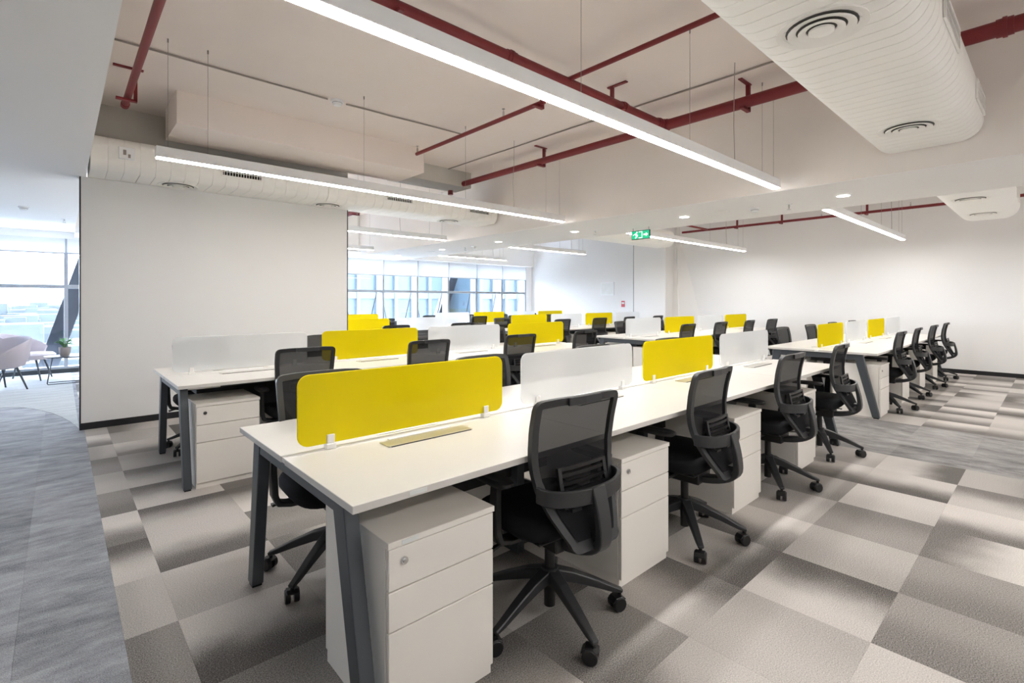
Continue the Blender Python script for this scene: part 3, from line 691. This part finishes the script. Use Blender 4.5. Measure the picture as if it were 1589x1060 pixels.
# ================================================================== CEILING SERVICES
def oval(y0, y1, z0, z1, r, n=7, grow=0.0):
    P = []
    y0 -= grow; y1 += grow; z0 -= grow; z1 += grow; r = min(r + grow, (z1 - z0) / 2 - 1e-4)
    for cy, cz, a0 in ((y1 - r, z0 + r, -90), (y1 - r, z1 - r, 0), (y0 + r, z1 - r, 90), (y0 + r, z0 + r, 180)):
        for i in range(n + 1):
            a = R(a0 + 90 * i / n); P.append((cy + r * cos(a), cz + r * sin(a)))
    return P
def duct(x0, x1, y0, y1, z0, z1, r, pitch, label, diff=(), vents_n=(), vent_side=-1):
    t = empty('air_duct', (x0, (y0 + y1) / 2, z0), label, 'duct', 'white flat oval air ducts')
    oy = (y0 + y1) / 2
    def sec(x, g): return [(x - x0, a - oy, b - z0) for a, b in oval(y0, y1, z0, z1, r, grow=g)]
    ns = max(1, int((x1 - x0) / pitch)); loops = []
    for k in range(ns):
        a = x0 + (x1 - x0) * k / ns; b = x0 + (x1 - x0) * (k + 1) / ns
        loops += [sec(a, -0.006), sec(a + 0.004, -0.006), sec(a + 0.005, 0.0), sec(b, 0.0)]
    loops.append(sec(x1, 0)); loops.append(sec(x1, -0.05))
    MB().loft(loops).build('duct_body', 'duct', t, smooth=True)
    for x in diff:
        n = 32
        d = MB()
        for ro, ri, zl in ((0.190, 0.150, -0.008), (0.142, 0.106, -0.018), (0.098, 0.064, -0.022)):
            d.ringloft([[(ro * cos(2 * pi * i / n), ro * sin(2 * pi * i / n), zl + 0.008), (ro * cos(2 * pi * i / n), ro * sin(2 * pi * i / n), zl), (ri * cos(2 * pi * i / n), ri * sin(2 * pi * i / n), zl + 0.012), (ri * cos(2 * pi * i / n), ri * sin(2 * pi * i / n), zl + 0.018)] for i in range(n)])
        d.cyl((0, 0, -0.022), (0, 0, -0.012), 0.054, n=24)
        o = d.build('round_diffuser', 'duct', t, smooth=True); o.location = (x - x0, 0, 0)
        MB().cyl((0, 0, -0.004), (0, 0, -0.001), 0.15, n=28).build('diffuser_throat', 'throat', o)
    for x, zc, hw, hh in vents_n:
        yy = (y0 - oy) if vent_side < 0 else (y1 - oy)
        s = vent_side
        g = empty_child('side_grille', t, (x - x0, yy, zc - z0))
        MB().box(-hw, hw, s * 0.001, s * 0.004, -hh, hh).build('grille_void', 'duct_dark', g)
        MB().box(-hw - 0.015, hw + 0.015, s * 0.002, s * 0.014, hh, hh + 0.015).box(-hw - 0.015, hw + 0.015, s * 0.002, s * 0.014, -hh - 0.015, -hh).box(-hw - 0.015, -hw, s * 0.002, s * 0.014, -hh, hh).box(hw, hw + 0.015, s * 0.002, s * 0.014, -hh, hh).build('grille_frame', 'duct', g)
        n = max(4, int(2 * hw / 0.028))
        sl = MB()
        for k in range(n): sl.box(-hw + 2 * hw * (k + 0.5) / n - 0.0025, -hw + 2 * hw * (k + 0.5) / n + 0.0025, s * 0.003, s * 0.011, -hh, hh)
        sl.box(-hw, hw, s * 0.004, s * 0.012, -0.003, 0.003)
        tag(sl.build('grille_slats', 'duct', g), kind='stuff')
    return t
def empty_child(name, parent, loc):
    return obj(name, None, parent, loc)
duct(-1.5, 5.44, 0.40, 1.12, 2.65, 3.09, 0.15, 0.105, 'broad white flat oval duct overhead at right', (0.6, 2.68, 4.72), ((3.62, 2.87, 0.26, 0.055), (5.10, 2.87, 0.24, 0.055)))
duct(0.22, 5.44, 6.35, 7.05, 2.652, 3.0, 0.12, 0.13, 'white flat oval duct running above the partition wall', (0.99, 2.70, 4.70), ((1.56, 2.815, 0.20, 0.042), (3.60, 2.815, 0.20, 0.042), (5.05, 2.815, 0.20, 0.042)))
duct(7.03, 11.0, 0.40, 1.12, 2.65, 3.12, 0.19, 0.13, 'white flat oval duct beyond the beam at far right', (8.6, 10.2), ((10.3, 2.88, 0.24, 0.05),))
duct(7.03, 10.9, 6.2, 6.85, 2.65, 3.05, 0.18, 0.13, 'white flat oval duct beyond the beam near the pilaster', (), ((8.2, 2.85, 0.24, 0.05), (10.4, 2.85, 0.24, 0.05)))
# sensor box on the duct
sb = empty('sensor_box', (0.50, 6.352, 2.84), 'small white sensor box on duct above the partition', 'sensor')
MB().box(-0.065, 0.065, -0.03, 0.002, -0.06, 0.06).build('case', 'fixture', sb, bevel=0.004)
MB().box(-0.03, -0.005, -0.034, -0.03, -0.02, 0.03).box(0.01, 0.03, -0.034, -0.03, -0.045, -0.01).build('cover', 'conduit', sb)

# red sprinkler pipes
def hanger(par, x, y, z, along, r):
    """red angle bracket from slab to pipe"""
    h = MB()
    if along == 'y':
        h.box(x - 0.11, x + 0.11, y - 0.02, y + 0.02, ZS - 0.012, ZS).box(x + r + 0.004, x + r + 0.03, y - 0.02, y + 0.02, z - r - 0.02, ZS - 0.012).box(x - 0.09, x + r + 0.03, y - 0.02, y + 0.02, z - r - 0.022, z - r - 0.002)
    else:
        h.box(x - 0.02, x + 0.02, y - 0.11, y + 0.11, ZS - 0.012, ZS).box(x - 0.02, x + 0.02, y + r + 0.004, y + r + 0.03, z - r - 0.02, ZS - 0.012).box(x - 0.02, x + 0.02, y - 0.09, y + r + 0.03, z - r - 0.022, z - r - 0.002)
    return h.build('hanger', 'pipe', par, bevel=0.002, seg=1)
def coupling(par, p, d, r):
    p, d = Vector(p), Vector(d)
    MB().cyl(p - d * 0.045, p + d * 0.045, r * 1.14, n=20).cyl(p - d * 0.012, p + d * 0.012, r * 1.28, n=20).build('coupling', 'pipe', par, smooth=True)
def sprinkler(par, x, y, z, up=0.07):
    MB().cyl((x, y, z), (x, y, z + up), 0.012, n=10).cyl((x, y, z + up), (x, y, z + up + 0.03), 0.006, n=8).cyl((x, y, z + up + 0.028), (x, y, z + up + 0.031), 0.018, n=12).build('sprinkler_head', 'chrome', par)
pm = empty('sprinkler_pipe', (0, 0, 0), 'dark red main sprinkler pipe run with tee beside the beam', 'pipe', 'red sprinkler pipes')
PZ, PXm = 3.25, 4.85
MB().cyl((PXm, YN, PZ), (PXm, 2.88, PZ), 0.055, n=24).build('main_pipe', 'pipe', pm, smooth=True)
MB().cyl((PXm, 2.88, PZ), (PXm, 6.78, PZ), 0.044, n=24).build('main_pipe', 'pipe', pm, smooth=True)
MB().tube([(PXm, 6.78, PZ), (PXm, 6.84, PZ - 0.01), (PXm, 6.87, PZ - 0.05), (PXm, 6.87, PZ - 0.12)], 0.044, 16).build('elbow', 'pipe', pm, smooth=True)
MB().cyl((0.62, 2.88, PZ), (PXm, 2.88, PZ), 0.044, n=24).build('cross_pipe', 'pipe', pm, smooth=True)
coupling(pm, (PXm, 2.88, PZ), (0, 1, 0), 0.056); coupling(pm, (PXm - 0.1, 2.88, PZ), (1, 0, 0), 0.046)
coupling(pm, (2.6, 2.88, PZ), (1, 0, 0), 0.044); coupling(pm, (4.1, 2.88, PZ), (1, 0, 0), 0.044); coupling(pm, (PXm, 0.25, PZ), (0, 1, 0), 0.055)
MB().cyl((3.28, YN, PZ + 0.03), (3.28, 2.88, PZ + 0.03), 0.021, n=16).build('branch_pipe', 'pipe', pm, smooth=True)
hanger(pm, PXm, 4.75, PZ, 'y', 0.044); hanger(pm, PXm, 2.02, PZ, 'y', 0.055); hanger(pm, PXm, -0.6, PZ, 'y', 0.055); hanger(pm, 4.0, 2.88, PZ, 'x', 0.044); hanger(pm, 1.6, 2.88, PZ, 'x', 0.044)
pb = empty('sprinkler_pipe', (0, 0, 0), 'thin red branch pipe left of the bright front light', 'pipe', 'red sprinkler pipes')
MB().cyl((3.47, 3.35, 3.28), (3.47, 5.68, 3.28), 0.023, n=16).build('branch_pipe', 'pipe', pb, smooth=True)
sprinkler(pb, 3.47, 5.66, 3.28); sprinkler(pb, 3.47, 3.95, 3.28); hanger(pb, 3.47, 3.42, 3.28, 'y', 0.023)
pt = empty('sprinkler_pipe', (0, 0, 0), 'red pipe with bracket at top left beside the soffit', 'pipe', 'red sprinkler pipes')
MB().cyl((0.455, YN, 3.2), (0.455, 5.92, 3.2), 0.028, n=20).cyl((0.455, 5.88, 3.2), (0.455, 5.95, 3.2), 0.034, n=20).build('branch_pipe', 'pipe', pt, smooth=True)
hanger(pt, 0.455, 5.62, 3.2, 'y', 0.034); hanger(pt, 0.455, 1.5, 3.2, 'y', 0.034)
pf = empty('sprinkler_pipe', (0, 0, 0), 'thin dark red pipe along the top of right wall', 'pipe', 'red sprinkler pipes')
MB().cyl((12.0, 0.2, 3.13), (12.0, 6.6, 3.13), 0.028, n=16).build('branch_pipe', 'pipe', pf, smooth=True)
MB().cyl((10.6, 5.9, 3.13), (12.0, 5.9, 3.13), 0.024, n=16).build('branch_pipe', 'pipe', pf, smooth=True)
for y in (2.6, 4.2, 5.2): hanger(pf, 12.0, y, 3.13, 'y', 0.028)
for y in (3.4, 1.9): sprinkler(pf, 12.0, y, 3.13)
pg = empty('sprinkler_pipe', (0, 0, 0), 'bright red pipe tee seen past the partition top', 'pipe', 'red sprinkler pipes')
MB().cyl((4.3, 8.2, 3.1), (4.3, 10.1, 3.1), 0.045, n=16).cyl((3.2, 8.9, 3.1), (4.3, 8.9, 3.1), 0.035, n=16).build('branch_pipe', 'pipe', pg, smooth=True)
hanger(pg, 4.3, 9.3, 3.1, 'y', 0.045)

# conduits and detectors
def conduit(pts, label, r=0.008):
    P = []
    for a, b in zip(pts, pts[1:]):
        for k in range(6):
            f = k / 6; q = [a[i] + (b[i] - a[i]) * f for i in range(3)]; q[0] += random.uniform(-.006, .006); q[1] += random.uniform(-.006, .006); P.append(q)
    P.append(pts[-1])
    return tag(MB().tube(P, r, 6).build('conduit', 'conduit'), label, 'conduit', 'thin cable conduits under the slab')
CZ = ZS - 0.012
conduit([(SX, 5.07, CZ), (2.05, 5.09, CZ)], 'thin conduit on slab left of the smoke detector')
conduit([(2.25, 5.09, CZ), (3.78, 5.03, CZ)], 'thin conduit on slab right of the smoke detector')
conduit([(4.55, 6.9, CZ), (4.58, 3.4, CZ), (4.62, 0.9, CZ)], 'thin conduit on slab running beside the main red pipe')
def detector(x, y, z, label, r=0.052):
    t = empty('smoke_detector', (x, y, z), label, 'detector', 'ceiling smoke detectors')
    MB().cyl((0, 0, -0.022), (0, 0, 0), r * 1.08, n=24).build('base', 'fixture', t, smooth=True)
    MB().cyl((0, 0, -0.052), (0, 0, -0.024), r * 0.62, r * 0.9, n=24).build('head', 'fixture', t, smooth=True)
    MB().cyl((0, 0, -0.030), (0, 0, -0.022), r * 0.86, n=24).build('vent_ring', 'duct_dark', t)
detector(2.15, 5.09, ZS, 'round smoke detector on the bare slab with conduit', 0.06)
detector(6.26, 2.49, BZ, 'small smoke detector on the dropped beam near bright light end')
detector(6.30, 8.1, BZ, 'small smoke detector on far part of the dropped beam')
detector(-0.37, 9.6, SZ, 'white smoke detector on soffit over the lounge')
def pendent(x, y, z, label):
    t = empty('ceiling_sprinkler', (x, y, z), label, 'sprinkler', 'pendent sprinkler heads')
    MB().cyl((0, 0, -0.006), (0, 0, 0), 0.034, n=20).build('rosette', 'fixture', t)
    MB().cyl((0, 0, -0.035), (0, 0, -0.006), 0.010, n=10).cyl((-0.012, 0, -0.06), (-0.008, 0, -0.03), 0.003, n=6).cyl((0.012, 0, -0.06), (0.008, 0, -0.03), 0.003, n=6).cyl((0, 0, -0.064), (0, 0, -0.060), 0.022, n=14).build('deflector', 'chrome', t)
pendent(6.3, 2.12, BZ, 'pendent sprinkler on beam right of small detector')
pendent(6.37, 5.02, BZ, 'pendent sprinkler on beam left of the exit sign')
pendent(6.34, 8.44, BZ, 'pendent sprinkler on far part of beam')
pendent(0.05, 10.6, SZ, 'pendent sprinkler on soffit beside partition edge')
pendent(-0.6, 8.9, SZ, 'pendent sprinkler on soffit left of the detector')
def speaker(x, y, z, label):
    t = empty('ceiling_speaker', (x, y, z), label, 'speaker', 'flush ceiling speakers')
    MB().cyl((0, 0, -0.004), (0, 0, 0), 0.09, n=28).build('rim', 'fixture', t); MB().cyl((0, 0, -0.006), (0, 0, -0.004), 0.075, n=28).build('grille', 'duct', t)
speaker(6.2, 2.86, BZ, 'flush round speaker on the dropped beam'); speaker(6.3, 9.7, BZ, 'flush round speaker on far part of dropped beam')

# exit sign
ex = empty('exit_sign', (6.62, 4.33, 2.30), 'green emergency exit sign hanging from the dropped beam', 'sign')
MB().box(-0.012, 0.012, -0.16, 0.16, 0, 0.135).build('case', 'plastic_dk', ex, bevel=0.003)
MB().box(-0.014, -0.012, -0.153, 0.153, 0.008, 0.127).build('green_panel', 'green', ex)
def flat(poly): return MB().prism([(-(u), v_) for u, v_ in poly], 0, -0.0155, -0.014)
pk = flat([(0.055, 0.055), (0.095, 0.055), (0.095, 0.035), (0.138, 0.067), (0.095, 0.099), (0.095, 0.079), (0.055, 0.079)]); pk.build('arrow', 'sign_white', ex)
fg = flat([(-0.135, 0.06), (-0.10, 0.075), (-0.075, 0.055), (-0.06, 0.085), (-0.085, 0.1), (-0.10, 0.088), (-0.135, 0.075)])
fg.add(*[(q.v, q.f) for q in [flat([(-0.07, 0.09), (-0.04, 0.062), (-0.06, 0.03), (-0.09, 0.015), (-0.10, 0.028), (-0.078, 0.04), (-0.085, 0.06)])]][0])
fg.add(*[(q.v, q.f) for q in [flat([(-0.062 + 0.014 * cos(a), 0.108 + 0.014 * sin(a)) for a in [2 * pi * i / 10 for i in range(10)]])]][0]); fg.build('running_figure', 'sign_white', ex)
dr = flat([(-0.03, 0.015), (0.035, 0.015), (0.035, 0.12), (-0.03, 0.12), (-0.03, 0.108), (0.022, 0.108), (0.022, 0.028), (-0.03, 0.028)]); dr.build('doorway', 'sign_white', ex)
for y in (-0.14, 0.14): MB().cyl((0, y, 0.135), (0, y, BZ - 2.30), 0.003, n=6).build('hanger', 'metal_dark', ex)
# framed picture and red notice on the right wall
pc = empty('wall_picture', (XW - 0.012, 9.29, 1.72), 'pale framed picture on bluish end wall', 'picture')
MB().box(-0.012, 0.011, -0.25, 0.25, -0.20, 0.20).build('frame', 'fixture', pc, bevel=0.004); MB().box(-0.014, -0.012, -0.22, 0.22, -0.17, 0.17).build('print', 'pic', pc)
rn = empty('red_notice', (XW - 0.006, 8.72, 1.26), 'small red notice on end wall below the picture', 'sign')
MB().box(-0.003, 0.005, -0.06, 0.06, -0.09, 0.09).build('plate', 'red_print', rn); MB().box(-0.005, -0.003, -0.045, 0.045, 0.0, 0.05).build('white_field', 'pic', rn)

# ================================================================== LOUNGE
def tub_chair(x, y, rz, label):
    t = empty('tub_chair', (x, y, 0), label, 'armchair', 'upholstered tub chairs in the lounge', rz)
    # shell: open towards +Y
    L = []; n = 26
    prof = [(0.30, 0.36), (0.355, 0.42), (0.385, 0.55)]
    for i in range(n + 1):
        a = R(-205 + 230 * i / n); k = abs(i / n - 0.5) * 2
        top = 0.80 - 0.24 * k ** 2.2; lp = []
        for rr_, zz in ((0.22, 0.33), (0.34, 0.37), (0.39, 0.50), (0.415, top - 0.02), (0.405, top), (0.385, top - 0.02), (0.355, 0.50), (0.32, 0.42), (0.2, 0.40)):
            lp.append((rr_ * cos(a), rr_ * sin(a) * 0.95, min(zz, top)))
        L.append(lp)
    MB().loft(L).build('shell', 'shell', t, smooth=True)
    n = 24
    MB().loft([[(r * cos(2 * pi * i / n), 0.04 + r * sin(2 * pi * i / n), z) for i in range(n)] for r, z in ((0.24, 0.35), (0.335, 0.36), (0.335, 0.43), (0.30, 0.46), (0.15, 0.465))]).build('seat', 'shell', t, smooth=True)
    lm = {}
    for sx in (-1, 1):
        for sy in (-1, 1): MB().cyl((sx * 0.17, sy * 0.17, 0.355), (sx * 0.26, sy * 0.26, 0), 0.017, 0.011, n=10).build('leg', 'metal_dark', t, smooth=True)
tub_chair(-0.72, 10.68, R(120), 'nearer mauve tub chair seen from behind by lounge window')
tub_chair(-0.42, 11.85, R(-105), 'farther mauve tub chair facing the small table')
tb = empty('coffee_table', (0.25, 11.02, 0), 'low dark coffee table with wire legs beside partition', 'table')
n = 36
MB().loft([[(0.45 * cos(2 * pi * i / n), 0.30 * sin(2 * pi * i / n), z) for i in range(n)] for z in (0.432, 0.45)]).build('top', 'metal_dark', tb, bevel=0.003, seg=1)
for s in (-1, 1):
    MB().tube([(s * 0.34, -0.10, 0.43), (s * 0.40, -0.16, 0.03), (s * 0.39, -0.13, 0.008), (s * 0.39, 0.13, 0.008), (s * 0.40, 0.16, 0.03), (s * 0.34, 0.10, 0.43)], 0.008, 8).build('wire_leg', 'metal_dark', tb, smooth=True)
    MB().cyl((-0.39, s * 0.13, 0.008), (0.39, s * 0.13, 0.008), 0.007, n=8).build('floor_rail', 'metal_dark', tb, smooth=True)
pp = empty('potted_plant', (0.06, 11.0, 0.45), 'small leafy plant in grey pot on coffee table', 'plant')
n = 24
MB().loft([[(r * cos(2 * pi * i / n), r * sin(2 * pi * i / n), z) for i in range(n)] for r, z in ((0.055, 0.0), (0.075, 0.06), (0.08, 0.14), (0.074, 0.14), (0.068, 0.12))]).build('pot', 'pot', pp, smooth=True)
MB().cyl((0, 0, 0.105), (0, 0, 0.122), 0.069, n=20).build('soil', 'soil', pp)
rl = random.Random(8)
lv = MB().add([(0, 0, 0), (0.018, 0.03, 0.004), (0.022, 0.055, 0.006), (0.012, 0.085, 0.0), (0, 0.1, -0.008), (-0.012, 0.085, 0.0), (-0.022, 0.055, 0.006), (-0.018, 0.03, 0.004), (0, 0.05, -0.004)], [(0, 1, 8), (1, 2, 8), (2, 3, 8), (3, 4, 8), (4, 5, 8), (5, 6, 8), (6, 7, 8), (7, 0, 8)]).mesh('leaf', 'leaf')
st = MB()
for i in range(22):
    a = rl.uniform(0, 2 * pi); h = rl.uniform(0.15, 0.25); r = rl.uniform(0.01, 0.06)
    o = obj('leaf', lv, pp, (r * cos(a), r * sin(a), h)); o.rotation_euler = (rl.uniform(-0.2, 0.8), 0, a - pi / 2)
    st.cyl((r * 0.3 * cos(a), r * 0.3 * sin(a), 0.11), (r * cos(a), r * sin(a), h), 0.003, n=5)
st.build('stems', 'leaf', pp)
